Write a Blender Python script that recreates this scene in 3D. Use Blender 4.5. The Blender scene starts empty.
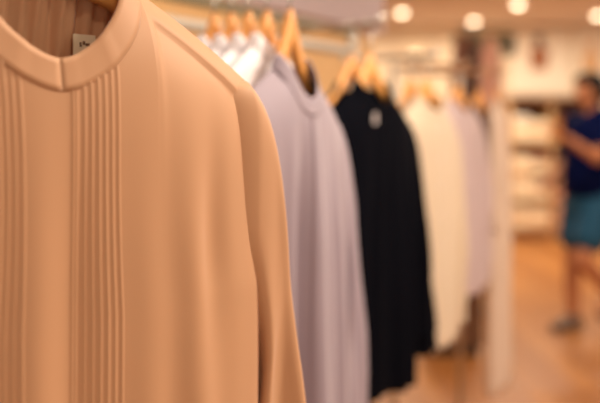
import bpy, bmesh, math, random
import numpy as np
from mathutils import Vector, Matrix

sc = bpy.context.scene
COL = sc.collection
PI = math.pi
rng = random.Random(5)

# ------------------------------------------------------------------ helpers
def lin(r, g, b):
    f = lambda c: (c/255)/12.92 if c/255 <= .04045 else (((c/255)+.055)/1.055)**2.4
    return (f(r), f(g), f(b), 1.0)

def new_mat(name):
    m = bpy.data.materials.new(name)
    m.use_nodes = True
    nt = m.node_tree
    return m, nt, nt.nodes['Principled BSDF'], nt.nodes['Material Output']

def plain(name, rgb, rough=.5, metal=0.0, noise=0.0, nscale=20, spec=.5):
    m, nt, p, out = new_mat(name)
    p.inputs['Roughness'].default_value = rough
    p.inputs['Metallic'].default_value = metal
    p.inputs['Specular IOR Level'].default_value = spec
    c = lin(*rgb)
    if noise:
        tc = nt.nodes.new('ShaderNodeTexCoord')
        n = nt.nodes.new('ShaderNodeTexNoise'); n.inputs['Scale'].default_value = nscale
        mx = nt.nodes.new('ShaderNodeMix'); mx.data_type = 'RGBA'
        mx.inputs['A'].default_value = tuple(v*(1-noise) for v in c[:3])+(1,)
        mx.inputs['B'].default_value = tuple(min(1, v*(1+noise)) for v in c[:3])+(1,)
        nt.links.new(tc.outputs['Object'], n.inputs['Vector'])
        nt.links.new(n.outputs['Fac'], mx.inputs['Factor'])
        nt.links.new(mx.outputs['Result'], p.inputs['Base Color'])
    else:
        p.inputs['Base Color'].default_value = c
    return m

def fabric(name, rgb, rough=.75, sheen=.25, trans=.12, bump=.08, var=.04, spec=.3):
    m, nt, p, out = new_mat(name)
    c = lin(*rgb)
    N = nt.nodes.new; L = nt.links.new
    tc = N('ShaderNodeTexCoord')
    n = N('ShaderNodeTexNoise'); n.inputs['Scale'].default_value = 9; n.inputs['Detail'].default_value = 4
    mx = N('ShaderNodeMix'); mx.data_type = 'RGBA'
    mx.inputs['A'].default_value = tuple(v*(1-var) for v in c[:3])+(1,)
    mx.inputs['B'].default_value = tuple(min(1, v*(1+var)) for v in c[:3])+(1,)
    L(tc.outputs['Object'], n.inputs['Vector']); L(n.outputs['Fac'], mx.inputs['Factor'])
    L(mx.outputs['Result'], p.inputs['Base Color'])
    p.inputs['Roughness'].default_value = rough
    p.inputs['Specular IOR Level'].default_value = spec
    p.inputs['Sheen Weight'].default_value = sheen
    p.inputs['Sheen Roughness'].default_value = .4
    w = N('ShaderNodeTexNoise'); w.inputs['Scale'].default_value = 700
    mp = N('ShaderNodeMapping'); mp.inputs['Scale'].default_value = (1, 1, .35)
    L(tc.outputs['Object'], mp.inputs['Vector']); L(mp.outputs['Vector'], w.inputs['Vector'])
    b = N('ShaderNodeBump'); b.inputs['Strength'].default_value = bump; b.inputs['Distance'].default_value = .001
    L(w.outputs['Fac'], b.inputs['Height']); L(b.outputs['Normal'], p.inputs['Normal'])
    if trans:
        t = N('ShaderNodeBsdfTranslucent'); L(mx.outputs['Result'], t.inputs['Color'])
        ms = N('ShaderNodeMixShader'); ms.inputs['Fac'].default_value = trans
        L(p.outputs['BSDF'], ms.inputs[1]); L(t.outputs['BSDF'], ms.inputs[2])
        L(ms.outputs['Shader'], out.inputs['Surface'])
    return m

def wood(name, a, b, scale=(3, 3, 30), rough=.4):
    m, nt, p, out = new_mat(name)
    N = nt.nodes.new; L = nt.links.new
    tc = N('ShaderNodeTexCoord'); mp = N('ShaderNodeMapping'); mp.inputs['Scale'].default_value = scale
    n = N('ShaderNodeTexNoise'); n.inputs['Scale'].default_value = 4; n.inputs['Detail'].default_value = 6
    n.inputs['Distortion'].default_value = .6
    mx = N('ShaderNodeMix'); mx.data_type = 'RGBA'
    mx.inputs['A'].default_value = lin(*a); mx.inputs['B'].default_value = lin(*b)
    L(tc.outputs['Object'], mp.inputs['Vector']); L(mp.outputs['Vector'], n.inputs['Vector'])
    L(n.outputs['Fac'], mx.inputs['Factor']); L(mx.outputs['Result'], p.inputs['Base Color'])
    p.inputs['Roughness'].default_value = rough
    return m

def emit(name, rgb, s):
    m, nt, p, out = new_mat(name)
    p.inputs['Base Color'].default_value = lin(*rgb)
    p.inputs['Emission Color'].default_value = lin(*rgb)
    p.inputs['Emission Strength'].default_value = s
    return m

def obj(name, bm, mat, parent=None, smooth=False, bevel=0, solid=0, seg=2):
    me = bpy.data.meshes.new(name)
    bm.normal_update(); bm.to_mesh(me); bm.free()
    o = bpy.data.objects.new(name, me); COL.objects.link(o)
    if mat: me.materials.append(mat)
    if smooth:
        for p in me.polygons: p.use_smooth = True
    if solid:
        md = o.modifiers.new('Solidify', 'SOLIDIFY'); md.thickness = solid; md.offset = 0
    if bevel:
        md = o.modifiers.new('Bevel', 'BEVEL'); md.width = bevel; md.segments = seg; md.limit_method = 'ANGLE'
    if parent: o.parent = parent
    return o

def thing(name, label, cat, loc=(0, 0, 0), rz=0, group=None):
    o = bpy.data.objects.new(name, None); COL.objects.link(o)
    o.empty_display_size = .05
    o.location = loc; o.rotation_euler = (0, 0, rz)
    return tag(o, label, cat, group)

def tag(o, label, cat, group=None):
    o['label'] = label; o['category'] = cat
    if group: o['group'] = group
    return o

def struct(name, bm, mat, label, cat, **k):
    o = obj(name, bm, mat, **k); o['kind'] = 'structure'
    return tag(o, label, cat)

def dup(root, loc, rz, label, group=None):
    r = root.copy(); COL.objects.link(r); r.location = loc; r.rotation_euler = (0, 0, rz)
    r['label'] = label
    if group: r['group'] = group
    for ch in list(root.children):
        c = ch.copy(); COL.objects.link(c); c.parent = r
        for g in list(ch.children):
            d = g.copy(); COL.objects.link(d); d.parent = c
    return r

def box(bm, x0, x1, y0, y1, z0, z1):
    v = [bm.verts.new(p) for p in ((x0,y0,z0),(x1,y0,z0),(x1,y1,z0),(x0,y1,z0),(x0,y0,z1),(x1,y0,z1),(x1,y1,z1),(x0,y1,z1))]
    for f in ((3,2,1,0),(4,5,6,7),(0,1,5,4),(1,2,6,5),(2,3,7,6),(3,0,4,7)): bm.faces.new([v[i] for i in f])
    return bm

def bx(*a):
    return box(bmesh.new(), *a)

def tube(bm, pts, r, n=12, cap=True):
    pts = [Vector(p) for p in pts]; rs = r if isinstance(r, (list, tuple)) else [r]*len(pts)
    rings = []; up = None
    for i, p in enumerate(pts):
        d = (pts[min(i+1, len(pts)-1)] - pts[max(i-1, 0)]).normalized()
        if up is None: up = Vector((0, 0, 1)) if abs(d.z) < .9 else Vector((0, 1, 0))
        a = (up - d*up.dot(d)).normalized(); b = d.cross(a); up = a
        rings.append([bm.verts.new(p + (a*math.cos(2*PI*k/n) + b*math.sin(2*PI*k/n))*rs[i]) for k in range(n)])
    for A, B in zip(rings, rings[1:]):
        for k in range(n): bm.faces.new((A[k], A[(k+1) % n], B[(k+1) % n], B[k]))
    if cap:
        bm.faces.new(rings[0][::-1]); bm.faces.new(rings[-1])
    return bm

def tb(pts, r, n=12): return tube(bmesh.new(), pts, r, n)

def disc_lathe(bm, prof, n=32, c=(0, 0, 0)):
    rings = []
    for r, z in prof:
        rings.append([bm.verts.new((c[0]+r*math.cos(2*PI*k/n), c[1]+r*math.sin(2*PI*k/n), c[2]+z)) for k in range(n)])
    for A, B in zip(rings, rings[1:]):
        for k in range(n): bm.faces.new((A[k], A[(k+1) % n], B[(k+1) % n], B[k]))
    bm.faces.new(rings[0][::-1]); bm.faces.new(rings[-1])
    return bm

def ss(a, b, x):
    t = np.clip((x-a)/(b-a), 0, 1); return t*t*(3-2*t)

# ------------------------------------------------------------------ materials
M = {
 'peach': fabric('peach_fabric', (217, 168, 128), rough=.55, sheen=.25, trans=.18, bump=.05),
 'lavender': fabric('lavender_fabric', (160, 146, 158), rough=.7, trans=.1),
 'white': fabric('white_fabric', (238, 232, 236), trans=.15),
 'navy': fabric('navy_fabric', (7, 8, 15), rough=.95, sheen=.0, trans=0, var=.1, spec=.04),
 'cream': fabric('cream_fabric', (212, 192, 168), trans=.1),
 'pink': fabric('dusty_pink_fabric', (196, 174, 174), trans=.15),
 'palepink': fabric('pale_pink_fabric', (216, 192, 172), trans=.1),
 'rust': fabric('rust_fabric', (150, 96, 74), trans=0),
 'brown': fabric('brown_fabric', (92, 60, 46), trans=0),
 'rose': fabric('rose_fabric', (206, 150, 126), trans=.05),
 'hanger': wood('hanger_wood', (232, 170, 98), (212, 142, 72), scale=(20, 20, 60), rough=.35),
 'metal': plain('brushed_metal', (190, 186, 178), .3, 1.0),
 'metalw': plain('painted_rail', (196, 186, 172), .4, .2),
 'creamrail': plain('cream_rail', (186, 146, 112), .4),
 'olive': plain('olive_grey_metal', (128, 118, 92), .5, .2),
 'label': plain('label_cloth', (240, 222, 190), .8),
 'ink': plain('label_ink', (130, 100, 76), .8),
 'button': plain('button_plastic', (222, 206, 204), .3),
 'navybutton': plain('dark_button', (24, 24, 34), .3),
 'dark': plain('dark_plastic', (96, 84, 84), .5),
 'lamp': emit('lamp_glow', (255, 226, 188), 7.0),
 'lamptrim': plain('lamp_trim', (232, 216, 196), .4),
}

# ------------------------------------------------------------------ camera
F = 833.3; H = 1.35; YH = 122
cam_d = bpy.data.cameras.new('camera'); cam = bpy.data.objects.new('camera', cam_d); COL.objects.link(cam)
cam.location = (0, 0, H); cam.rotation_euler = (PI/2, 0, 0)
cam_d.sensor_width = 36; cam_d.lens = 50
cam_d.shift_y = -(201.5-YH)/600
cam_d.clip_start = .05
cam_d.dof.use_dof = True; cam_d.dof.focus_distance = .78; cam_d.dof.aperture_fstop = 50/19.5
sc.camera = cam

# ------------------------------------------------------------------ garments
def garment(name, label, cat, loc, phi, mat, z_np=1.43, z_tip=1.348, hem=.70, hw=.20, nw=.085,
            drop=.075, bdrop=.02, D=.05, DB=.016, hemw=.235, ua=.20, fold=.008, seed=1, pleats=(), gathers=0,
            band=.026, band_mat=None, sleeve_end=.75, sleeve_out=.05, sleeve_fold=.006, buttons=0, button_mat=None,
            placket=True, group=None, sag=None, sleeve_dy=.028, fdrag=0, cuff=True, ncols=110, nrows=64, lean=0.0, vexp=2.0, vpow=.55, rise=.03, proud=.0008, yoke=0, gap=0, box_c=1.0, box_s=.85, dy0=.7):
    """cloth hanging from a shoulder line: front and back sheets sewn at shoulders and sides"""
    R = random.Random(seed)
    root = thing(name, label, cat, (loc[0], loc[1], hem), phi, group)
    s = np.sin(np.linspace(-PI/2, PI/2, ncols))
    extra = []
    q = nw/hw
    for e in np.linspace(-.03, .03, 7): extra += [q+e, -q+e, q*.93+e*.4, -q*.93+e*.4]
    for xp in pleats:
        for e in (-.0034, -.002, -.0008, 0, .0006, .0016, .003): extra.append((xp+e)/hw)
    sF = [-1.0, 1.0]
    for v in list(extra[28:]) + list(extra[:28]) + list(s):
        if abs(v) < 1 and min(abs(v-u) for u in sF) > .0024: sF.append(float(v))
    sF = np.array(sorted(sF))
    fF = [(R.uniform(.8, 1.6), R.uniform(0, 6.28)), (R.uniform(2.0, 3.0), R.uniform(0, 6.28)), (R.uniform(3.6, 5.5), R.uniform(0, 6.28))]
    fB = [(R.uniform(.8, 1.6), R.uniform(0, 6.28)), (R.uniform(2.0, 3.0), R.uniform(0, 6.28)), (R.uniform(3.6, 5.5), R.uniform(0, 6.28))]

    def zsh(x):                                   # shoulder line, carried on across the neck
        ax = np.abs(x); t = (ax-nw)/(hw-nw)
        return z_np - t*(z_np-z_tip)*(.82+.18*np.clip(t, 0, 1))
    def ztop(x, dr):
        ax = np.abs(x)
        k = np.clip(1-(ax/nw)**vexp, 0, 1)**vpow
        return np.where(ax < nw, np.minimum(zsh(np.maximum(ax, nw)), z_np) - dr*k, zsh(x))
    def halfw(z):
        u = np.clip((z_tip-z)/ua, 0, 1)
        arm = hw + (-.012)*np.sin(PI*u) + .008*u
        low = np.clip((z_tip-ua-z)/(z_tip-ua-hem), 0, 1)
        return np.where(z > z_tip-ua, arm, hw+.008+(hemw-hw-.008)*low**.8)
    def surf(sv, z, front):
        x = sv*halfw(z)
        h = np.maximum(zsh(np.clip(np.abs(sv*hw), 0, hw)) - z, 0)
        h2 = np.where(np.abs(sv*hw) < nw, np.maximum(z_np + .004 - z, 0), h)
        Dz = (D if front else DB)
        edge = np.sqrt(np.clip(1-sv*sv, 0, 1))
        d = Dz*edge**.9*(1-np.exp(-h2/rise))
        fl = (fF if front else fB)
        g = ss(.02, .3, h2)
        low = ss(0, .6, h2)
        f = 0
        for i, (fr, ph) in enumerate(fl):
            f = f + [1.0, .7, .42][i]*np.sin(2*PI*fr*sv + ph + .5*np.sin(4*z+ph))
        d = d + fold*f*edge*g*(.55+.6*low)*(1 if front else .5)
        if front:
            # pull lines running from the armhole down across the body
            if fdrag:
                for sg in (-1, 1):
                    xa = sg*x
                    qd = (xa - (.165 - .32*(z_tip-.10-z)*.2))
                    w = np.exp(-((z-(z_tip-.16))/.10)**2)*np.exp(-(qd/.018)**2)
                    d = d - fdrag*w
            for xp in pleats:
                e = (sv*hw - xp)
                ridge = np.where(e < 0, np.exp(-(e/.0016)**2), np.exp(-(e/.0007)**2))
                d = d + .0011*ridge*ss(.0, .02, h2)
        if front and yoke:                        # forward shoulder seam, the yoke laps over the front
            d = d - yoke*ss(.024, .032, h2)*ss(nw*1.02, nw*1.1, np.abs(x))*np.exp(-np.maximum(h2-.03, 0)/.05)
        if (not front) and gathers:
            ga = np.sin(sv*hw*2*PI/.021 + 1.3*np.sin(sv*hw*90)) + .5*np.sin(sv*hw*2*PI/.0125+1)
            d = d + gathers*ga*np.exp(-np.maximum(h2-.03, 0)/.10)*edge*ss(0, .012, h2)
        y = (-d if front else d)
        return x, y, z
    bm = bmesh.new()
    edgeF = {}
    rr = np.linspace(0, 1, nrows)**1.25
    for front in (True, False):
        grid = []
        for sv in sF:
            zt = float(ztop(np.array(sv*hw), drop if front else bdrop))
            hz = hem + .006*math.sin(5*sv+seed) - (0 if front else .01)
            zz = zt + (hz-zt)*rr
            x, y, z = surf(np.full(nrows, sv), zz, front)
            grid.append([bm.verts.new((float(a), float(b), float(c)-hem)) for a, b, c in zip(x, y, z)])
        for A, B in zip(grid, grid[1:]):
            for k in range(nrows-1):
                q4 = (A[k], A[k+1], B[k+1], B[k]) if front else (A[k], B[k], B[k+1], A[k+1])
                bm.faces.new(q4)
    bmesh.ops.remove_doubles(bm, verts=bm.verts, dist=2e-5)
    obj('body', bm, mat, root, smooth=True, solid=.0012)

    # neckband: standing strip round the neck seam
    def neck_pt(a):                               # a: -1..1 across the front, then back
        pass
    bm = bmesh.new(); ring = []
    xs = nw*np.sin(np.linspace(0, PI/2, 26))
    def P(x, front):
        sv = x/hw; z = float(ztop(np.array(x), drop if front else bdrop))
        a, b, c = surf(np.array(sv), np.array(z), front)
        return Vector((float(a), float(b), float(c)-hem))
    path = [P(x, True) for x in xs] + [P(x, False) for x in xs[::-1][1:]] + [P(-x, False) for x in xs[1:]] + [P(-x, True) for x in xs[::-1][1:-1]] + [P(-1e-4, True)]
    rows = 5
    strip = []
    n = len(path)
    for i, p in enumerate(path):
        col = []
        fr = 1-min(1, abs(p.x)/nw)
        top_scale = 1.0 if p.y < 0 else 1.0
        for k in range(rows+1):
            t = k/rows
            inx = 1 - .20*t*(band/.026)
            iny = 1 - (.10 if p.y < 0 else .05)*t
            off = -proud*(1-.6*math.sin(PI*t))                      # seam sits proud of the body
            rad = Vector((p.x, p.y*1.4, 0)); rad = rad.normalized() if rad.length > 1e-6 else Vector((0, -1, 0))
            q2 = Vector((p.x*inx, p.y*iny, p.z - .002 + band*t*(1.0 if p.y < .0 else .9))) + rad*(-off+.0002)
            col.append(bm.verts.new(q2))
        strip.append(col)
    for A, B in zip(strip, strip[1:]):
        for k in range(rows): bm.faces.new((A[k], B[k], B[k+1], A[k+1]))
    obj('neckband', bm, band_mat or mat, root, smooth=True, solid=.0022)

    # placket strip down the centre front
    if placket:
        bm = bmesh.new(); cols = []
        z0 = float(ztop(np.array(0.0), drop))
        for sx in (-.015, -.0146, -.005, .005, .0146, .015):
            zz = z0 - .003 - (z0-.003-hem-.006)*np.linspace(0, 1, 50)
            x, y, z = surf(np.full(50, sx/hw), zz, True)
            lift = .0022 if abs(sx) < .0149 else .0002
            cols.append([bm.verts.new((float(a), float(b)-lift, float(c)-hem)) for a, b, c in zip(x, y, z)])
        for A, B in zip(cols, cols[1:]):
            for k in range(49): bm.faces.new((A[k], A[k+1], B[k+1], B[k]))
        obj('placket', bm, mat, root, smooth=True)
        for k in range(buttons):
            zb = z0 - .03 - k*.085
            x, y, z = surf(np.array(0.0), np.array(zb), True)
            bm = bmesh.new(); disc_lathe(bm, [(.0035, -.0005), (.0055, 0), (.0058, .001), (.005, .002), (.003, .0016)], 16)
            bm.transform(Matrix.Translation((0, float(y)-.0024, zb-hem)) @ Matrix.Rotation(PI/2, 4, 'X'))
            obj('button', bm, button_mat or mat, root, smooth=True)

    # sleeves
    for sg in (1, -1):
        ph = R.uniform(0, 6.28)
        T = np.linspace(0, 1, 54)
        zt0 = z_tip+.004; zu = z_tip-ua
        bm = bmesh.new(); rings = []; cr = []
        na = 40
        for ti, t in enumerate(T):
            zo = zt0 + (sleeve_end-zt0)*t; zi = zu + (sleeve_end-zu)*t
            drp = zt0-zo
            xo = hw-.012 + .034*(1-math.exp(-drp/.03)) + sleeve_out*(drp/.6)
            dri = zu-zi
            xi = hw-.012 + .018*math.sin(min(1, dri/.15)*PI)*.3 - .012*min(1, dri/.3) + (sleeve_out*.45)*(dri/.45) + gap*min(1, max(0, dri)/.10)
            dy = sleeve_dy*(dy0 + (1-dy0)*min(1, t/.35))
            c0 = (xo+xi)/2; z0 = (zo+zi)/2
            ring = []
            for k in range(na):
                a = 2*PI*k/na
                sa = math.sin(a); ca = math.copysign(abs(math.cos(a))**box_c, math.cos(a))
                w = sleeve_fold*min(1, t*5)*(math.sin(3*a+ph+5*t) + .6*math.sin(5*a-ph+2*t) + .5*math.sin(2*a+14*t+ph))
                yy = dy*math.copysign(abs(sa)**box_s, sa) + w*sa
                ring.append((sg*(c0 + ca*(xo-xi)/2 + w*ca*.6), yy + lean*t, z0 + ca*(zo-zi)/2 - hem))
            rings.append(ring)
        # run the sleeve head back inside the body so that the armhole closes
        head = []
        for j, u in ((3, 1.0), (2, .62), (1, .28)):
            r0 = rings[0]; zc = sum(p[2] for p in r0)/na
            head.append([(p[0] - sg*.062*u, p[1]*(1-.82*u**.8), zc + (p[2]-zc)*(1-.16*u) + .022*u*0) for p in r0])
        ncf = 49 if cuff else 54
        def skin(rs, m2, nm):
            bm = bmesh.new(); vr = [[bm.verts.new(p) for p in r] for r in rs]
            for A, B in zip(vr, vr[1:]):
                for k in range(na):
                    q4 = (A[k], A[(k+1) % na], B[(k+1) % na], B[k])
                    bm.faces.new(q4 if sg < 0 else q4[::-1])
            return obj(nm, bm, m2, root, smooth=True, solid=.0012)
        skin(head + rings[:ncf], mat, 'sleeve')
        if cuff:
            rr2 = []
            last = rings[ncf-1]
            cx = sum(p[0] for p in last)/na; cy = sum(p[1] for p in last)/na
            for j, r in enumerate(rings[ncf-2:]):
                c2x = sum(p[0] for p in r)/na; c2y = sum(p[1] for p in r)/na
                kx = .9 if j else .97
                rr2.append([(c2x+(p[0]-c2x)*kx, c2y+(p[1]-c2y)*kx, p[2]) for p in r])
            skin(rr2, band_mat or mat, 'cuff')
    return root, surf, ztop

def hanger_proto(label, loc, phi, z_np, z_tip, apex, arm_z, hw=.19, nw=.085, group=None):
    """flat contoured wooden hanger with a wire hook; its base is the bar's lower tip level"""
    root = thing('wooden_hanger', label, 'hanger', (loc[0], loc[1], z_tip-.05), phi, group)
    zb = z_tip-.05
    bm = bmesh.new()
    xs = np.linspace(-hw, hw, 57)
    def top(x):
        ax = abs(x)
        if ax < nw: t = ax/nw; return z_np-.008 + (apex-z_np+.008)*(1-t)**1.0*(1-.25*t) + .0
        t = (ax-nw)/(hw-nw); return z_np-.008 - t*(z_np-z_tip)*.93*(.82+.18*t)
    def hgt(x): return .022 + .034*math.exp(-(x/.06)**2)
    loops = []
    for x in xs:
        zt = top(x) - (.006 if abs(x) > hw-.004 else 0); zl = zt-hgt(x) + (.006 if abs(x) > hw-.004 else 0)
        zt2 = zt if abs(x) > .008 else zt - .004*(1-abs(x)/.008)
        zm = (zt2+zl)/2; hh = (zt2-zl)/2
        y0 = .004*((x/hw)**2)*4 - .003
        lp = []
        for k in range(14):
            a = 2*PI*k/14
            cy = math.copysign(abs(math.cos(a))**.6, math.cos(a)); cz = math.copysign(abs(math.sin(a))**.6, math.sin(a))
            lp.append(bm.verts.new((x, y0*.3+.008*cy, zm+hh*cz-zb)))
        loops.append(lp)
    for A, B in zip(loops, loops[1:]):
        for k in range(14): bm.faces.new((A[k], A[(k+1) % 14], B[(k+1) % 14], B[k]))
    bm.faces.new(loops[0][::-1]); bm.faces.new(loops[-1])
    bmesh.ops.recalc_face_normals(bm, faces=bm.faces)
    obj('bar', bm, M['hanger'], root, smooth=True)
    rh = .020; czh = arm_z - (rh-.0022-.008)
    pts = [(0, 0, apex-.012-zb), (0, 0, apex+.004-zb)]
    for k in range(25):
        a = -PI/2 + (k/24)*1.42*PI
        pts.append((rh*math.cos(a)*1.0, 0, czh+rh*math.sin(a)-zb))
    obj('hook', tb(pts, .0022, 8), M['metal'], root, smooth=True)
    return root

def off(p, phi, back):                # a point further along the display arm, behind the front garment
    return (p[0]-math.sin(phi)*back, p[1]+math.cos(phi)*back)

RAD = math.radians
# --- peach blouse, nearest
phiB = RAD(46); pB = (-.222, .690)
pl = (-.072, -.066, -.060, -.054, -.048, -.042, -.036, .010, .013, .0205, .027, .0335, .040, .0465, .053)
bl, bsurf, bzt = garment('pleated_blouse', 'peach pleated blouse with split neckband, nearest garment on the left', 'blouse', pB, phiB, M['peach'],
    z_np=1.472, z_tip=1.388, hem=.74, hw=.244, nw=.098, drop=.096, bdrop=.010, D=.052, DB=.022, fold=.0045, seed=11,
    pleats=pl, gathers=.0035, band=.0265, vexp=1.7, vpow=.66, rise=.04, proud=.0004, yoke=.004, gap=.008, box_c=.62, box_s=.62, sleeve_end=.80, sleeve_out=.085, sleeve_fold=.004, fdrag=.007, placket=False, ncols=170, nrows=110,
    hemw=.246, sleeve_dy=.017, dy0=1.5)
# size label sewn inside the back of the neck
lb = bx(-.011, .011, -.0006, .0006, -.009, .009)
x, y, z = bsurf(np.array(.054/.244), np.array(1.424), False)
lb.transform(Matrix.Translation((float(x), float(y)-.010, 1.418-.74)))
lo = obj('size_label', lb, M['label'], bl); lo['label'] = 'cream size label inside the neck'
bm = bmesh.new()
for (a, b, c, d) in ((-.005, -.003, -.002, .002), (-.002, .0005, 0, .003), (.001, .005, -.001, .0015)):
    box(bm, a, b, -.0010, -.0006, c, d)
bm.transform(Matrix.Translation((float(x), float(y)-.010, 1.418-.74)))
obj('print_mark', bm, M['ink'], lo)
hanger_proto('wooden hanger inside the peach blouse', pB, phiB, 1.472, 1.388, 1.54, 1.60, hw=.225, nw=.098)

# --- lavender shirt and the white shirts behind it
phiL = RAD(67); pL = (-.017, 1.36)
garment('lavender_shirt', 'lavender band collar shirt between the peach blouse and the navy jacket', 'shirt', pL, phiL, M['lavender'],
    z_np=1.432, z_tip=1.345, hem=.68, nw=.070, hw=.228, hemw=.262, D=.045, DB=.012, fold=.016, seed=4, drop=.072, sleeve_out=.09, sleeve_end=.70, band=.03)
hgL = hanger_proto('wooden hanger in the lavender shirt, rightmost of its row', pL, phiL, 1.435, 1.345, 1.54, 1.585, nw=.07, group='wooden hangers beside the lavender shirt')
ordn = ['first', 'second', 'third', 'fourth']
wsh = None
for i in range(4):
    p = off(pL, phiL, .042+.033*i)
    lab = f'white shirt hanging behind the lavender shirt, {ordn[i]} one back from it'
    if wsh is None:
        wsh, _, _ = garment('white_shirt', lab, 'shirt', p, phiL, M['white'], z_np=1.470, z_tip=1.377, hem=.70, nw=.055, D=.017, DB=.013, fold=.002, rise=.008,
            seed=8, drop=.02, buttons=6, button_mat=M['button'], sleeve_dy=.014, sleeve_fold=.002, group='white shirts behind the lavender shirt')
    else:
        dup(wsh, (p[0], p[1], .70), phiL, lab)
    lab = f'wooden hanger of the {ordn[i]} white shirt back from the lavender shirt'
    if i == 0: hgW = hanger_proto(lab, p, phiL, 1.462, 1.369, 1.54, 1.585, nw=.055, group='wooden hangers beside the lavender shirt')
    else: dup(hgW, (p[0], p[1], hgW.location.z), phiL, lab)

# --- navy jacket
phiN = RAD(56); pN = (.166, 1.985)
nv, nsurf, _ = garment('navy_shirt', 'navy long sleeved shirt hanging between the lavender shirt and the cream shirt', 'shirt', pN, phiN, M['navy'],
    z_np=1.425, z_tip=1.345, hem=.70, hw=.212, hemw=.24, D=.045, DB=.014, fold=.009, seed=21, drop=.06, buttons=6, button_mat=M['navy'], sleeve_out=.12, sleeve_end=.735, band=.028)
b2 = [o for o in COL.objects if o.name.startswith('navy_shirt')][0]
lb = bx(-.016, .016, -.0006, .0006, -.014, .014); lb.transform(Matrix.Translation((0, .006, 1.392-.70)))
lo = obj('neck_label', lb, M['label'], b2); lo['label'] = 'pale label inside the neck'
tg = bx(-.009, .009, -.0008, .0008, -.013, .013)
x, y, z = nsurf(np.array(-.055/.212), np.array(1.358), True)
tg.transform(Matrix.Translation((float(x), float(y)-.006, 1.358-.70)))
lo = obj('price_tag', tg, plain('tag_paper', (170, 160, 160), .8), nv); lo['label'] = 'pale paper tag on the chest'
hgN = hanger_proto('wooden hanger in the navy shirt', pN, phiN, 1.425, 1.345, 1.52, 1.585)
p2 = off(pN, phiN, .05)
garment('navy_shirt', 'second navy shirt hanging close behind the first navy shirt', 'shirt', p2, phiN, M['navy'],
    z_np=1.425, z_tip=1.345, hem=.71, D=.014, DB=.014, fold=.002, seed=22, drop=.05, sleeve_dy=.014, sleeve_fold=.002)
dup(hgN, (p2[0], p2[1], hgN.location.z), phiN, 'wooden hanger in the second navy shirt, left of the first')

# --- cream shirt, dusty pink shirt, long pale dress at the far end
phiC = RAD(55); pC = (.372, 2.46)
garment('cream_shirt', 'cream shirt hanging right of the navy shirt', 'shirt', pC, phiC, M['cream'],
    z_np=1.41, z_tip=1.33, hem=.69, hemw=.212, D=.045, DB=.014, fold=.009, seed=31, drop=.05, sleeve_out=.03, sleeve_end=.72, buttons=6, button_mat=M['button'])
hgC = hanger_proto('wooden hanger in the cream shirt', pC, phiC, 1.415, 1.338, 1.485, 1.545)
p2 = off(pC, phiC, .05)
garment('cream_shirt', 'second cream shirt hanging close behind the front cream shirt', 'shirt', p2, phiC, M['cream'],
    z_np=1.415, z_tip=1.338, hem=.70, hemw=.212, D=.014, DB=.014, fold=.002, seed=32, drop=.05, sleeve_dy=.014, sleeve_fold=.002)
dup(hgC, (p2[0], p2[1], hgC.location.z), phiC, 'wooden hanger in the second cream shirt')
phiP = RAD(55); pP = (.53, 2.80)
garment('pink_shirt', 'dusty pink shirt hanging right of the cream shirt', 'shirt', pP, phiP, M['pink'],
    z_np=1.41, z_tip=1.335, hem=.775, D=.045, DB=.014, fold=.008, seed=41, drop=.05, sleeve_out=.04, sleeve_end=.80, buttons=5, button_mat=M['button'])
hanger_proto('wooden hanger in the dusty pink shirt', pP, phiP, 1.41, 1.335, 1.48, 1.54)
pD = (.655, 3.06); phiD = RAD(58)
garment('dark_shirt', 'dark brown shirt squeezed between the dusty pink shirt and the pale dress', 'shirt', pD, phiD, M['brown'],
    z_np=1.40, z_tip=1.32, hem=.78, hw=.17, hemw=.19, D=.03, DB=.014, fold=.005, seed=51, drop=.05, sleeve_out=.02, sleeve_end=.9)
hanger_proto('wooden hanger in the dark brown shirt', pD, phiD, 1.40, 1.32, 1.475, 1.535, hw=.16)
pE = (.768, 3.25); phiE = RAD(68)
garment('long_dress', 'long pale pink dress at the far right end of the rack', 'dress', pE, phiE, M['palepink'],
    z_np=1.42, z_tip=1.36, hem=.33, hw=.14, D=.04, DB=.03, fold=.008, seed=61, drop=.06, hemw=.165, sleeve_out=.01, sleeve_end=.95, placket=False, cuff=False)
hanger_proto('wooden hanger in the long pale pink dress', pE, phiE, 1.42, 1.36, 1.485, 1.545, hw=.13)

# ------------------------------------------------------------------ garment rack
g = Vector((.5, .866, 0)); nb = Vector((-.866, .5, 0))
P0 = Vector((-.45, 1.61, 0))
def Rk(t, z): return tuple(P0 + g*t + Vector((0, 0, z)))
rack = thing('garment_rack', 'metal garment rack with two long rails and forward arms carrying the clothes', 'rack', (0, 0, 0))
T0, T1 = -.80, 1.24
obj('rail', tb([Rk(T0, 1.635), Rk(T1, 1.635)], .013), M['olive'], rack, smooth=True)
obj('rail', tb([Rk(T0, 1.575), Rk(T1, 1.575)], .016), M['metalw'], rack, smooth=True)
for t in (T0, T1):
    obj('post', tb([Rk(t, .02), Rk(t, 1.66)], .016), M['metalw'], rack, smooth=True)
    a = Vector(Rk(t, .02)) - nb*.25; b = Vector(Rk(t, .02)) + nb*.25
    obj('foot', tb([a, b], .018), M['metalw'], rack, smooth=True)
obj('rail', tb([Rk(T0, .25), Rk(T1, .25)], .012), M['metalw'], rack, smooth=True)
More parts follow.
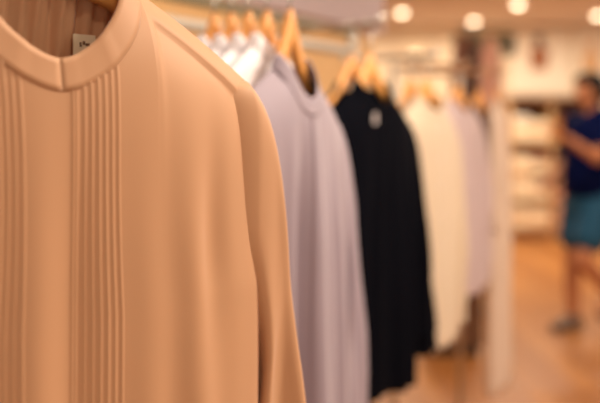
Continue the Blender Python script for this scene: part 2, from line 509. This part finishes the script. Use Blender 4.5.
def arm(p, phi, z, over=.03):
    f = Vector((math.sin(phi), -math.cos(phi), 0))
    p = Vector((p[0], p[1], 0))
    # where the line through p along -f meets the rail line
    A = np.array([[-f.x, -g.x], [-f.y, -g.y]]); bb = np.array([P0.x-p.x, P0.y-p.y])
    sol = np.linalg.solve(A, bb)
    e = p - f*float(sol[0])
    pts = [e + Vector((0, 0, 1.575 if z > 1.55 else z))]
    if z <= 1.55: pts = [e + Vector((0, 0, 1.575)), e + Vector((0, 0, z))]
    pts.append(p + f*over + Vector((0, 0, z))); pts.append(p + f*(over+.004) + Vector((0, 0, z+.018)))
    obj('arm', tb(pts, .008, 10), M['metal'], rack, smooth=True)
    return float(sol[1])
arm(pB, phiB, 1.60); arm(pL, phiL, 1.585); arm(pN, phiN, 1.585); arm(pC, phiC, 1.545); 
for p, ph, z in ((pP, phiP, 1.54), (pD, phiD, 1.535), (pE, phiE, 1.545)):
    f = Vector((math.sin(ph), -math.cos(ph), 0))
    pass
# second short rack further along carries the last three garments
rk2 = thing('side_rack', 'short garment rack behind the dusty pink shirt and pale dress', 'rack', (0, 0, 0))
Q0 = Vector((.30, 2.87, 0))
def Qk(t, z): return tuple(Q0 + g*t + Vector((0, 0, z)))
obj('rail', tb([Qk(.06, 1.54), Qk(.75, 1.54)], .006), M['creamrail'], rk2, smooth=True)
for t in (.06, .75):
    obj('post', tb([Qk(t, .02), Qk(t, 1.555)], .013), M['metalw'], rk2, smooth=True)
    a = Vector(Qk(t, .018)) - nb*.2; b = Vector(Qk(t, .018)) + nb*.2
    obj('foot', tb([a, b], .016), M['metalw'], rk2, smooth=True)
for p, ph, z in ((pP, phiP, 1.54), (pD, phiD, 1.535), (pE, phiE, 1.545)):
    f = Vector((math.sin(ph), -math.cos(ph), 0)); pv = Vector((p[0], p[1], 0))
    A = np.array([[-f.x, -g.x], [-f.y, -g.y]]); bb = np.array([Q0.x-pv.x, Q0.y-pv.y]); sol = np.linalg.solve(A, bb)
    e = pv - f*float(sol[0])
    obj('arm', tb([e+Vector((0, 0, z)), pv+f*.03+Vector((0, 0, z)), pv+f*.034+Vector((0, 0, z+.018))], .008, 10), M['creamrail'], rk2, smooth=True)

# ------------------------------------------------------------------ shell
def floor_mat():
    m, nt, p, out = new_mat('floor_planks')
    N = nt.nodes.new; L = nt.links.new
    tc = N('ShaderNodeTexCoord'); mp = N('ShaderNodeMapping'); mp.inputs['Rotation'].default_value = (0, 0, RAD(90))
    br = N('ShaderNodeTexBrick'); br.inputs['Scale'].default_value = 1
    br.inputs['Brick Width'].default_value = 1.2; br.inputs['Row Height'].default_value = .14; br.inputs['Mortar Size'].default_value = .0015
    br.inputs['Color1'].default_value = lin(198, 134, 70); br.inputs['Color2'].default_value = lin(170, 108, 52); br.inputs['Mortar'].default_value = lin(90, 54, 28)
    n = N('ShaderNodeTexNoise'); n.inputs['Scale'].default_value = 3; n.inputs['Detail'].default_value = 6
    mp2 = N('ShaderNodeMapping'); mp2.inputs['Scale'].default_value = (12, 1, 1)
    mx = N('ShaderNodeMix'); mx.data_type = 'RGBA'; mx.blend_type = 'MULTIPLY'; mx.inputs['Factor'].default_value = .4
    cr = N('ShaderNodeValToRGB'); cr.color_ramp.elements[0].color = (.55, .5, .45, 1); cr.color_ramp.elements[1].color = (1, 1, 1, 1)
    L(tc.outputs['Object'], mp.inputs['Vector']); L(mp.outputs['Vector'], br.inputs['Vector'])
    L(tc.outputs['Object'], mp2.inputs['Vector']); L(mp2.outputs['Vector'], n.inputs['Vector'])
    L(n.outputs['Fac'], cr.inputs['Fac']); L(br.outputs['Color'], mx.inputs['A']); L(cr.outputs['Color'], mx.inputs['B'])
    L(mx.outputs['Result'], p.inputs['Base Color']); p.inputs['Roughness'].default_value = .38
    return m
YB = 9.95; CEIL = 2.5
struct('floor', bx(-4, 6, -2, YB+.1, -.1, 0), floor_mat(), 'warm orange wooden plank shop floor', 'floor')
struct('ceiling', bx(-4, 6, -2, YB+.1, CEIL, CEIL+.1), plain('ceiling_paint', (240, 228, 216), .8, noise=.03, nscale=2), 'tan painted shop ceiling with round lamps', 'ceiling')
struct('wall_back', bx(-4, 6, YB, YB+.1, 0, CEIL), plain('wall_paint', (236, 214, 182), .8, noise=.03, nscale=2), 'cream back wall of the shop behind the shelves', 'wall')
# partition behind the racks: warm wood below, lilac grey header above
W0 = Vector((-.83, 1.83, 0)); We = 2.33
def part_bm(z0, z1, t0, t1, d0, d1):
    bm = bmesh.new()
    c = []
    for (t, d) in ((t0, d0), (t1, d0), (t1, d1), (t0, d1)):
        c.append(W0 + g*t + nb*d)
    v = [bm.verts.new((p.x, p.y, z)) for z in (z0, z1) for p in c]
    for f in ((3,2,1,0),(4,5,6,7),(0,1,5,4),(1,2,6,5),(2,3,7,6),(3,0,4,7)): bm.faces.new([v[i] for i in f])
    bmesh.ops.recalc_face_normals(bm, faces=bm.faces)
    return bm
struct('wall_left', part_bm(0, 1.76, -2.6, We, 0, .12), wood('partition_wood', (240, 198, 140), (226, 178, 116), scale=(2, 2, .4), rough=.5), 'warm wood partition wall behind the clothes racks', 'wall')
struct('trim_1', part_bm(1.76, CEIL, -2.6, We+.02, -.05, .14), plain('lilac_paint', (196, 178, 180), .8), 'lilac grey header above the wood partition', 'wall header')

# ------------------------------------------------------------------ back of the shop
def at(x, y, Y): return Vector(((x-300)/F*Y, Y, H-(y-YH)/F*Y))

# shelf unit against the back wall
shw = wood('shelf_wood', (226, 184, 134), (206, 160, 108), rough=.5)
shd = wood('dark_shelf_wood', (150, 96, 56), (120, 74, 42), rough=.5)
SX0, SX1 = 2.40, 3.36; SD0, SD1 = 9.50, 9.93
su = thing('shelf_unit', 'wide wooden shelf unit stacked with folded clothes against the back wall', 'shelf', ((SX0+SX1)/2, 9.7, 0))
ox, oy = -(SX0+SX1)/2, -9.7
def sp(name, m, a): 
    bm = bx(a[0]+ox, a[1]+ox, a[2]+oy, a[3]+oy, a[4], a[5]); return obj(name, bm, m, su, bevel=.004)
for xx in (SX0, (SX0+SX1)/2-.01, SX1-.025): sp('side_panel', shw, (xx, xx+.025, SD0, SD1, 0, 1.60))
sp('back_panel', shd, (SX0, SX1, SD1-.012, SD1, .0, 1.60))  # dark tone puts shade into the gaps between the stacks
LV = [.14, .47, .80, 1.13]
for z in LV: sp('shelf', shw, (SX0+.02, SX1-.02, SD0+.01, SD1-.01, z-.025, z))
sp('top_board', shd, (SX0-.03, SX1+.03, SD0-.03, SD1, 1.60, 1.635))
sp('plinth', shd, (SX0+.01, SX1-.01, SD0+.03, SD1-.02, 0, .115))

def folded_bm(w, d, h):
    """folded top: two rounded layers lapping at the front"""
    bm = bmesh.new()
    n = 18; prof = []
    for k in range(n+1):
        a = -PI/2 + PI*k/n
        prof.append((-d/2 + .02 - .02*math.cos(a) + (.004 if abs(a) < .18 else 0), h/2 + h/2*math.sin(a)))
    prof += [(d/2-.008, h), (d/2, h-.006), (d/2, .006), (d/2-.008, 0)]
    xs = [-w/2, -w/2+.004, -w/2+.014, -w/4, 0, w/4, w/2-.014, w/2-.004, w/2]; sh = [.78, .9, 1, 1.02, 1.03, 1.02, 1, .9, .78]
    rings = [[bm.verts.new((x, y, h/2+(z-h/2)*s if z > h/2 else z + (1-s)*h*.3*(h/2-z)/(h/2)*0)) for (y, z) in prof] for x, s in zip(xs, sh)]
    for A, B in zip(rings, rings[1:]):
        for k in range(len(prof)): bm.faces.new((A[k], A[(k+1) % len(prof)], B[(k+1) % len(prof)], B[k]))
    bm.faces.new(rings[0][::-1]); bm.faces.new(rings[-1])
    bmesh.ops.recalc_face_normals(bm, faces=bm.faces)
    return bm
pal = {'cream': (252, 232, 198), 'beige': (238, 202, 160), 'peach': (236, 172, 134), 'brown': (116, 66, 36), 'dark': (44, 36, 36),
       'amber': (206, 130, 44), 'rose': (214, 150, 126), 'white': (252, 244, 228), 'taupe': (176, 136, 108)}
fm = {k: fabric('knit_'+k, v, trans=0, bump=.2) for k, v in pal.items()}
rows_ = {3: [('cream', 'cream', 'cream', 'white'), ('cream', 'beige', 'cream'), ('amber', 'brown', 'amber', 'brown'), ('amber', 'brown', 'amber')],
         2: [('cream', 'cream', 'brown'), ('cream', 'taupe', 'brown'), ('taupe', 'brown', 'dark'), ('rose', 'peach', 'white')],
         1: [('cream', 'cream', 'cream', 'beige'), ('cream', 'beige', 'cream'), ('rose', 'brown', 'taupe'), ('beige', 'brown', 'rose')],
         0: [('cream', 'beige', 'cream'), ('beige', 'cream', 'beige'), ('peach', 'taupe', 'peach'), ('rose', 'taupe', 'peach')]}
shelf_nm = {3: 'top shelf', 2: 'upper middle shelf', 1: 'lower middle shelf', 0: 'bottom shelf'}
stk_nm = ['far left stack', 'inner left stack', 'inner right stack', 'far right stack']
lay_nm = {0: 'bottom', 1: 'second up', 2: 'third up', 3: 'fourth up'}
meshes = {}
xs4 = [SX0+.13, SX0+.345, SX0+.615, SX0+.83]
for lv in (3, 2, 1, 0):
    for si, stack in enumerate(rows_[lv]):
        z = LV[lv]+.001
        for li, c in enumerate(stack):
            h = .073 if len(stack) > 3 else .078
            key = (c, h)
            if key not in meshes:
                o = obj('folded_top', folded_bm(.20, .30, h), fm[c], smooth=True); meshes[key] = o
            else:
                o = meshes[key].copy(); COL.objects.link(o)
            o.location = (xs4[si]+rng.uniform(-.005, .005), 9.68+rng.uniform(-.01, .01), z)
            tag(o, f'{c if c!="dark" else "black"} folded top, {lay_nm[li]} in the {stk_nm[si]} on the {shelf_nm[lv]}', 'folded top', 'folded tops on the back wall shelves')
            z += h+.002

# posters on the back wall
def poster(name, x0, x1, y0, y1, label, figure, col):
    a = at(x0, y0, YB-.03); b = at(x1, y1, YB-.03)
    cx = (a.x+b.x)/2; r = thing(name, label, 'poster', (cx, YB-.015, b.z))
    w = b.x-a.x; h = a.z-b.z
    obj('board', bx(-w/2, w/2, -.012, .013, 0, h), plain('poster_paper', (255, 240, 214), .6), r, bevel=.003)
    fx, fz0, fz1 = figure
    # printed figure: flat shape of head, hair and torso
    def flat(pts, m, nm, y):
        bm = bmesh.new(); v = [bm.verts.new((p[0], y, p[1])) for p in pts]; f = bm.faces.new(v)
        bm.normal_update()
        if f.normal.y > 0: f.normal_flip()
        ex = bmesh.ops.extrude_face_region(bm, geom=[f]); vs = [q for q in ex['geom'] if isinstance(q, bmesh.types.BMVert)]
        bmesh.ops.translate(bm, verts=vs, vec=(0, .0008, 0))
        bmesh.ops.recalc_face_normals(bm, faces=bm.faces)
        return obj(nm, bm, m, r)
    H2 = fz1-fz0; W2 = H2*.66
    body = [(-.30, 0), (.30, 0), (.34, .30), (.42, .52), (.20, .62), (.08, .66), (-.08, .66), (-.20, .62), (-.42, .52), (-.34, .30)]
    flat([(fx+p[0]*W2, fz0+p[1]*H2) for p in body], plain(name+'_print_top', col[0], .6), 'printed_top', -.0125)
    flat([(fx+.21*W2*math.cos(t)*1.0, fz0+H2*(.82+.16*math.sin(t))) for t in np.linspace(0, 2*PI, 24)[:-1]], plain(name+'_print_hair', col[1], .6), 'printed_hair', -.0127)
    flat([(fx+.13*W2*math.cos(t), fz0+H2*(.77+.11*math.sin(t))) for t in np.linspace(0, 2*PI, 24)[:-1]], plain(name+'_print_face', col[2], .6), 'printed_face', -.0134)
    return r
poster('wall_poster', 511, 571, 29, 93, 'white poster of a brown haired figure above the shelf unit', (-.02, .27, .70), ((170, 98, 50), (70, 40, 26), (116, 68, 44)))
poster('wall_poster', 575, 632, 29, 93, 'white poster of an orange figure at the right edge of the back wall', (-.15, .22, .62), ((236, 186, 130), (226, 168, 112), (240, 190, 140)))

# hanging display further back: grey green header board and coloured tops
dY = 6.0
ds = thing('display_stand', 'tall stand with grey green header board behind the clothes racks', 'stand', (1.34, dY, 0))
obj('header_board', bx(-.24, .20, -.02, .02, 1.885, 1.985), plain('grey_green_board', (158, 148, 116), .7), ds, bevel=.004)
for xx in (-.13,): obj('post', bx(xx-.015, xx+.015, -.015, .015, .0, 1.95), plain('grey_green_post', (150, 146, 116), .6), ds, bevel=.003)
obj('base', bx(-.25, -.01, -.2, .2, 0, .03), plain('stand_base', (120, 100, 80), .6), ds, bevel=.005)
obj('rail', tb([(-.22, -.21, 2.015), (.16, -.21, 2.015)], .010), M['olive'], ds, smooth=True)
dk = bpy.data.objects.new('sign_plate', None)
bpy.data.objects.remove(dk)
obj('support', bx(-.14, -.12, -.215, .0, 1.94, 2.015), M['olive'], ds, bevel=.002)
obj('dark_panel', bx(.11, .20, -.035, -.02, 1.82, 1.97), plain('dark_green_panel', (84, 78, 58), .7), ds, bevel=.003)
for (px, dx, m, nm, lab, w, ph) in (
      (461, -.03, 'rust', 'rust_top', 'rust brown top hanging on the tall stand, left of the dark brown top', .13, 62),
      (474, 0, 'brown', 'brown_top', 'dark brown top hanging in the middle of the tall stand', .17, 60),
      (491, 0, 'rose', 'rose_top', 'dusty rose top hanging on the tall stand, right of the dark brown top', .13, 55)):
    p = at(px, 60, dY-.21)
    garment(nm, lab, 'top', (p.x, p.y), RAD(ph), M[m], z_np=1.925, z_tip=1.86, hem=1.30, hw=w, nw=.055, ua=.16, D=.035, DB=.02, hemw=w+.02,
        fold=.006, seed=int(px), drop=.05, sleeve_end=1.38, sleeve_out=.03, placket=False, cuff=False, ncols=60, nrows=30, sleeve_dy=.022)
    hanger_proto('wooden hanger of the '+lab.split(' hanging')[0], (p.x, p.y), RAD(ph), 1.925, 1.86, 1.965, 2.023, hw=w-.01, nw=.05)

# low plinth behind the cream shirt
p = at(452, 350, 4.8)
pb = thing('display_plinth', 'low dark brown wooden plinth on the floor behind the cream shirt', 'plinth', (p.x+.02, 4.95, 0))
pw = wood('plinth_wood', (112, 74, 46), (88, 56, 34), rough=.5)
obj('box', bx(-.16, .16, -.16, .16, .05, .36), pw, pb, bevel=.006)
obj('top_board', bx(-.175, .175, -.175, .175, .36, .385), pw, pb, bevel=.004)
obj('base', bx(-.14, .14, -.14, .14, 0, .05), plain('plinth_base', (60, 40, 28), .6), pb)

# wall lamp
p = at(415, 68, YB)
wl = thing('wall_spotlight', 'small dark round spotlight on the back wall left of the tall stand', 'lamp', (p.x, YB, p.z-.08))
bm = bmesh.new(); disc_lathe(bm, [(.05, 0), (.055, .02), (.045, .1), (.02, .12)], 24)
bm.transform(Matrix.Translation((0, 0, .08)) @ Matrix.Rotation(PI/2, 4, 'X'))
obj('housing', bm, M['dark'], wl, smooth=True)
obj('bracket', bx(-.012, .012, -.07, -.0, .12, .20), M['dark'], wl, bevel=.003)
bm = bmesh.new(); disc_lathe(bm, [(.05, 0), (.07, .03), (.07, .05)], 24); bm.transform(Matrix.Translation((0, -.06, .20)))
obj('lamp_glass', bm, emit('uplight_glow', (255, 230, 190), 2.0), wl, smooth=True)

# ceiling lamps in view, each with its light
def lamp(x, y, label, r=.05, power=10):
    Y = F*(CEIL-H)/(YH-y); X = (x-300)/F*Y
    t = thing('ceiling_lamp', label, 'lamp', (X, Y, CEIL), group='round ceiling lamps')
    bm = bmesh.new(); disc_lathe(bm, [(r+.025, 0), (r+.025, -.012), (r+.012, -.02), (r, -.02)], 32)
    bmesh.ops.recalc_face_normals(bm, faces=bm.faces)
    obj('trim_ring', bm, M['lamptrim'], t, smooth=False)
    bm = bmesh.new(); disc_lathe(bm, [(r, -.0205), (r*.9, -.034), (r*.5, -.05), (.01, -.056)], 32)
    bmesh.ops.recalc_face_normals(bm, faces=bm.faces)
    obj('diffuser', bm, M['lamp'], t, smooth=True)
    light('light', (X, Y, CEIL-.07), power, .12)
    return t
def light(name, loc, power, size, col=(1, .87, .70), spread=PI):
    d = bpy.data.lights.new('lamp_or_fill_light', 'AREA'); d.shape = 'DISK'; d.size = size*2; d.energy = power; d.color = col; d.spread = spread
    o = bpy.data.objects.new('lamp_or_fill_light', d); COL.objects.link(o); o.location = loc
    return o
lamp(402, 10, 'round ceiling lamp left of centre, above the gap beside the wood partition')
lamp(474, 19, 'round ceiling lamp above the tall stand with the green board')
lamp(518, 2, 'round ceiling lamp at the top edge above the left poster')
lamp(598, 13, 'round ceiling lamp at the right edge above the walking person')
lamp(370, 18, 'round ceiling lamp close to the lilac header end')

# unseen ceiling-height area lights: aisle key plus fills added to brighten dim spots
for (X, Y, P) in ((1.35, 1.5, 66), (1.1, .45, 9), (.5, -.4, 8), (1.75, 3.2, 9), (1.4, 4.5, 20), (3.4, 5.6, 20), (2.3, 7.6, 32), (3.4, 8.2, 12), (1.2, 6.8, 12), (.16, 1.22, 11), (-.35, 1.75, 4)):
    light('l', (X, Y, CEIL-.03), P, .15)

# ------------------------------------------------------------------ person
def capsule(bm, a, b, ra, rb, n=16, flat=(1, 1)):
    a, b = Vector(a), Vector(b); d = (b-a); L_ = d.length; d = d.normalized() if L_ > 1e-6 else Vector((0, 0, 1))
    up = Vector((0, 1, 0)) if abs(d.y) < .9 else Vector((1, 0, 0))
    u = (up-d*up.dot(d)).normalized(); w = d.cross(u)
    rings = []; m = 6
    for k in range(m): 
        t = -PI/2 + (k+.5)/m*PI/2; rings.append((a + d*ra*math.sin(t), ra*math.cos(t)))
    for k in range(m):
        t = (k+.5)/m*PI/2; rings.append((b + d*rb*math.sin(t), rb*math.cos(t)))
    vr = [[bm.verts.new(c + u*r*flat[0]*math.cos(2*PI*k/n) + w*r*flat[1]*math.sin(2*PI*k/n)) for k in range(n)] for c, r in rings]
    for A, B in zip(vr, vr[1:]):
        for k in range(n): bm.faces.new((A[k], A[(k+1) % n], B[(k+1) % n], B[k]))
    bm.faces.new(vr[0][::-1]); bm.faces.new(vr[-1])
    bmesh.ops.recalc_face_normals(bm, faces=bm.faces)

def ellipsoid(bm, c, r, rot=None):
    mtx = Matrix.Translation(c) @ (rot if rot else Matrix()) @ Matrix.Diagonal((*r, 1))
    bmesh.ops.create_uvsphere(bm, u_segments=24, v_segments=16, radius=1, matrix=mtx)

def fuse(name, bm, mat, parent, voxel=.007, smooth=4):
    tmp = obj('tmp', bm, None)
    md = tmp.modifiers.new('r', 'REMESH'); md.mode = 'VOXEL'; md.voxel_size = voxel; md.use_smooth_shade = True
    md = tmp.modifiers.new('s', 'SMOOTH'); md.iterations = smooth; md.factor = .5
    dg = bpy.context.evaluated_depsgraph_get(); dg.update()
    me = bpy.data.meshes.new_from_object(tmp.evaluated_get(dg))
    old = tmp.data; bpy.data.objects.remove(tmp); bpy.data.meshes.remove(old)
    me.name = name; me.materials.clear(); me.materials.append(mat)
    for p in me.polygons: p.use_smooth = True
    o = bpy.data.objects.new(name, me); COL.objects.link(o)
    if parent: o.parent = parent
    return o

PX, PY = 1.892, 5.4
# local frame: person faces -x (towards the left of the photo), y across the hips
pr = thing('person', 'person in navy top and teal shorts walking left with raised forearm', 'person', (PX, PY, 0), RAD(28))
skin_m = plain('skin', (186, 120, 80), .55, noise=.05, nscale=6)
bm = bmesh.new()
# torso under the clothes
capsule(bm, (.0, 0, .86), (.0, 0, .98), .120, .118, flat=(1.25, .95))
capsule(bm, (.0, 0, 1.0), (.005, 0, 1.28), .112, .118, flat=(1.25, .95))
capsule(bm, (.01, -.13, 1.36), (.01, .13, 1.36), .055, .055)
capsule(bm, (.005, 0, 1.36), (-.02, 0, 1.47), .055, .05)
# head, tipped slightly down towards the left
ellipsoid(bm, (-.025, 0, 1.562), (.095, .075, .10))
ellipsoid(bm, (-.055, 0, 1.505), (.06, .055, .055))
capsule(bm, (-.118, 0, 1.555), (-.136, 0, 1.525), .010, .015)
capsule(bm, (-.110, -.018, 1.495), (-.110, .018, 1.495), .009, .009)
capsule(bm, (-.104, -.035, 1.578), (-.104, .035, 1.578), .014, .014)
for s in (-1, 1): ellipsoid(bm, (-.01, s*.077, 1.545), (.02, .010, .032))
# arms: near arm (camera side, -y) bent with the hand raised in front, far arm likewise lower
def hand(bm, w, dirv, across, thumbv):
    """palm, four unequal bent fingers and a thumb from the side of the palm"""
    dirv = Vector(dirv).normalized(); ac = Vector(across).normalized(); nrm = dirv.cross(ac); w = Vector(w)
    for k in range(4):
        o0 = ac*((k-1.5)*.019)
        capsule(bm, w + dirv*.01 + o0*.6, w + dirv*.075 + o0, .014, .012, 10)
        L_ = (.062, .074, .069, .052)[k]
        a = w + dirv*.078 + o0; b = a + (dirv*.9+nrm*.25).normalized()*L_*.5; c = b + (dirv*.6+nrm*.75).normalized()*L_*.5
        capsule(bm, a, b, .0095, .0088, 10); capsule(bm, b, c, .0088, .0078, 10)
    th = Vector(thumbv).normalized()
    a = w + dirv*.02 + th*.022; b = a + (th*.7+dirv*.7)*.036; c = b + (dirv*.9+th*.2+nrm*.2)*.03
    capsule(bm, a, b, .013, .0105, 10); capsule(bm, b, c, .0105, .009, 10)
def arm_h(sy, el, wr):
    sh = Vector((.0, sy*.175, 1.355))
    capsule(bm, sh, el, .048, .038); capsule(bm, el, wr, .038, .025)
    d = (Vector(wr)-Vector(el)).normalized()
    hand(bm, Vector(wr)+d*.01, d, (0, 1, 0), (0, sy*-1, .3))
arm_h(-1, Vector((-.17, -.20, 1.125)), Vector((-.345, -.12, 1.25)))
arm_h(1, Vector((.02, .22, 1.07)), Vector((-.17, .18, .99)))
# legs: planted leg vertical, rear leg trailing
hipN, hipF = Vector((0, -.085, .86)), Vector((0, .085, .86))
knP, anP = Vector((-.085, .085, .46)), Vector((-.085, .085, .075))
knR, anR = Vector((-.175, -.085, .475)), Vector((.10, -.085, .235))
for h_, k_, a_ in ((hipF, knP, anP), (hipN, knR, anR)):
    capsule(bm, h_, k_, .082, .055); capsule(bm, k_ + (a_-k_)*.05, k_+(a_-k_)*.42, .052, .056); capsule(bm, k_+(a_-k_)*.42, a_, .055, .036)
capsule(bm, anP+Vector((.03, 0, -.03)), anP+Vector((-.14, 0, -.045)), .036, .026, flat=(1.2, .9))
dr = Vector((-.75, 0, -.6)).normalized()
capsule(bm, anR+Vector((.03, 0, -.01)), anR+dr*.14, .036, .026, flat=(1.2, .9))
fuse('body', bm, skin_m, pr, .0065, 5)
# clothing
bm = bmesh.new()
capsule(bm, (.0, 0, .955), (.005, 0, 1.26), .172, .158, flat=(1.16, 1.04))
capsule(bm, (.01, -.135, 1.355), (.01, .135, 1.35), .070, .070)
capsule(bm, (.01, -.03, 1.41), (.01, .03, 1.41), .058, .058)
capsule(bm, (.0, -.175, 1.355), Vector((.0, -.175, 1.355)).lerp(Vector((-.17, -.20, 1.125)), .6), .061, .062)
capsule(bm, (.0, .175, 1.355), Vector((.0, .175, 1.355)).lerp(Vector((.02, .22, 1.07)), .62), .061, .060)
top = fuse('top', bm, fabric('navy_cotton', (5, 15, 58), trans=0, sheen=.0, spec=.06), pr, .008, 4); top['label'] = 'navy short sleeved top'
bm = bmesh.new()
capsule(bm, (.0, 0, .83), (.0, 0, .89), .158, .150, flat=(1.12, 1.0))
capsule(bm, hipF, hipF.lerp(knP, .62), .12, .110); capsule(bm, hipN, hipN.lerp(knR, .62), .12, .110)
sh = fuse('shorts', bm, fabric('teal_cotton', (26, 78, 108), trans=0, sheen=.1), pr, .008, 4); sh['label'] = 'teal blue shorts'
bm = bmesh.new()
ellipsoid(bm, (.0, 0, 1.575), (.106, .092, .104))
ellipsoid(bm, (-.055, 0, 1.62), (.066, .075, .052))
ellipsoid(bm, (.045, 0, 1.53), (.055, .074, .07))
hr = fuse('hair', bm, plain('black_hair', (12, 9, 9), .9), pr, .007, 3); hr['label'] = 'short black hair'
for s in (-1, 1):
    bm = bmesh.new(); ellipsoid(bm, (-.106, s*.030, 1.562), (.010, .012, .008)); obj('eye', bm, plain('eye_dark', (40, 28, 22), .2), pr, smooth=True)
shoe_m = plain('grey_shoe', (112, 92, 78), .6)
for a_, dv in ((anP, Vector((-1, 0, -.06))), (anR, Vector((-.75, 0, -.6)))):
    dv = dv.normalized(); bm = bmesh.new()
    dn = Vector((0, -1, 0)).cross(dv); dn = dn if dn.z < 0 else -dn
    b0 = a_ + dn*.034
    capsule(bm, b0-dv*.04, b0+dv*.15, .040, .036, flat=(1.15, .95)); capsule(bm, a_-dv*.02-dn*.0, a_+dv*.05+dn*.02, .044, .040)
    if a_ is anP:
        for v in bm.verts: v.co.z = max(v.co.z, .002)
    fuse('shoe', bm, shoe_m, pr, .007, 2)

# ------------------------------------------------------------------ world, view
w = bpy.data.worlds.new('world'); sc.world = w; w.use_nodes = True
w.node_tree.nodes['Background'].inputs['Color'].default_value = (1, .86, .72, 1)
w.node_tree.nodes['Background'].inputs['Strength'].default_value = .5
sc.view_settings.view_transform = 'Standard'; sc.view_settings.look = 'None'
sc.view_settings.gamma = 1; sc.view_settings.exposure = 0.0
sc.view_settings.use_curve_mapping = False
sc.cycles.use_denoising = True
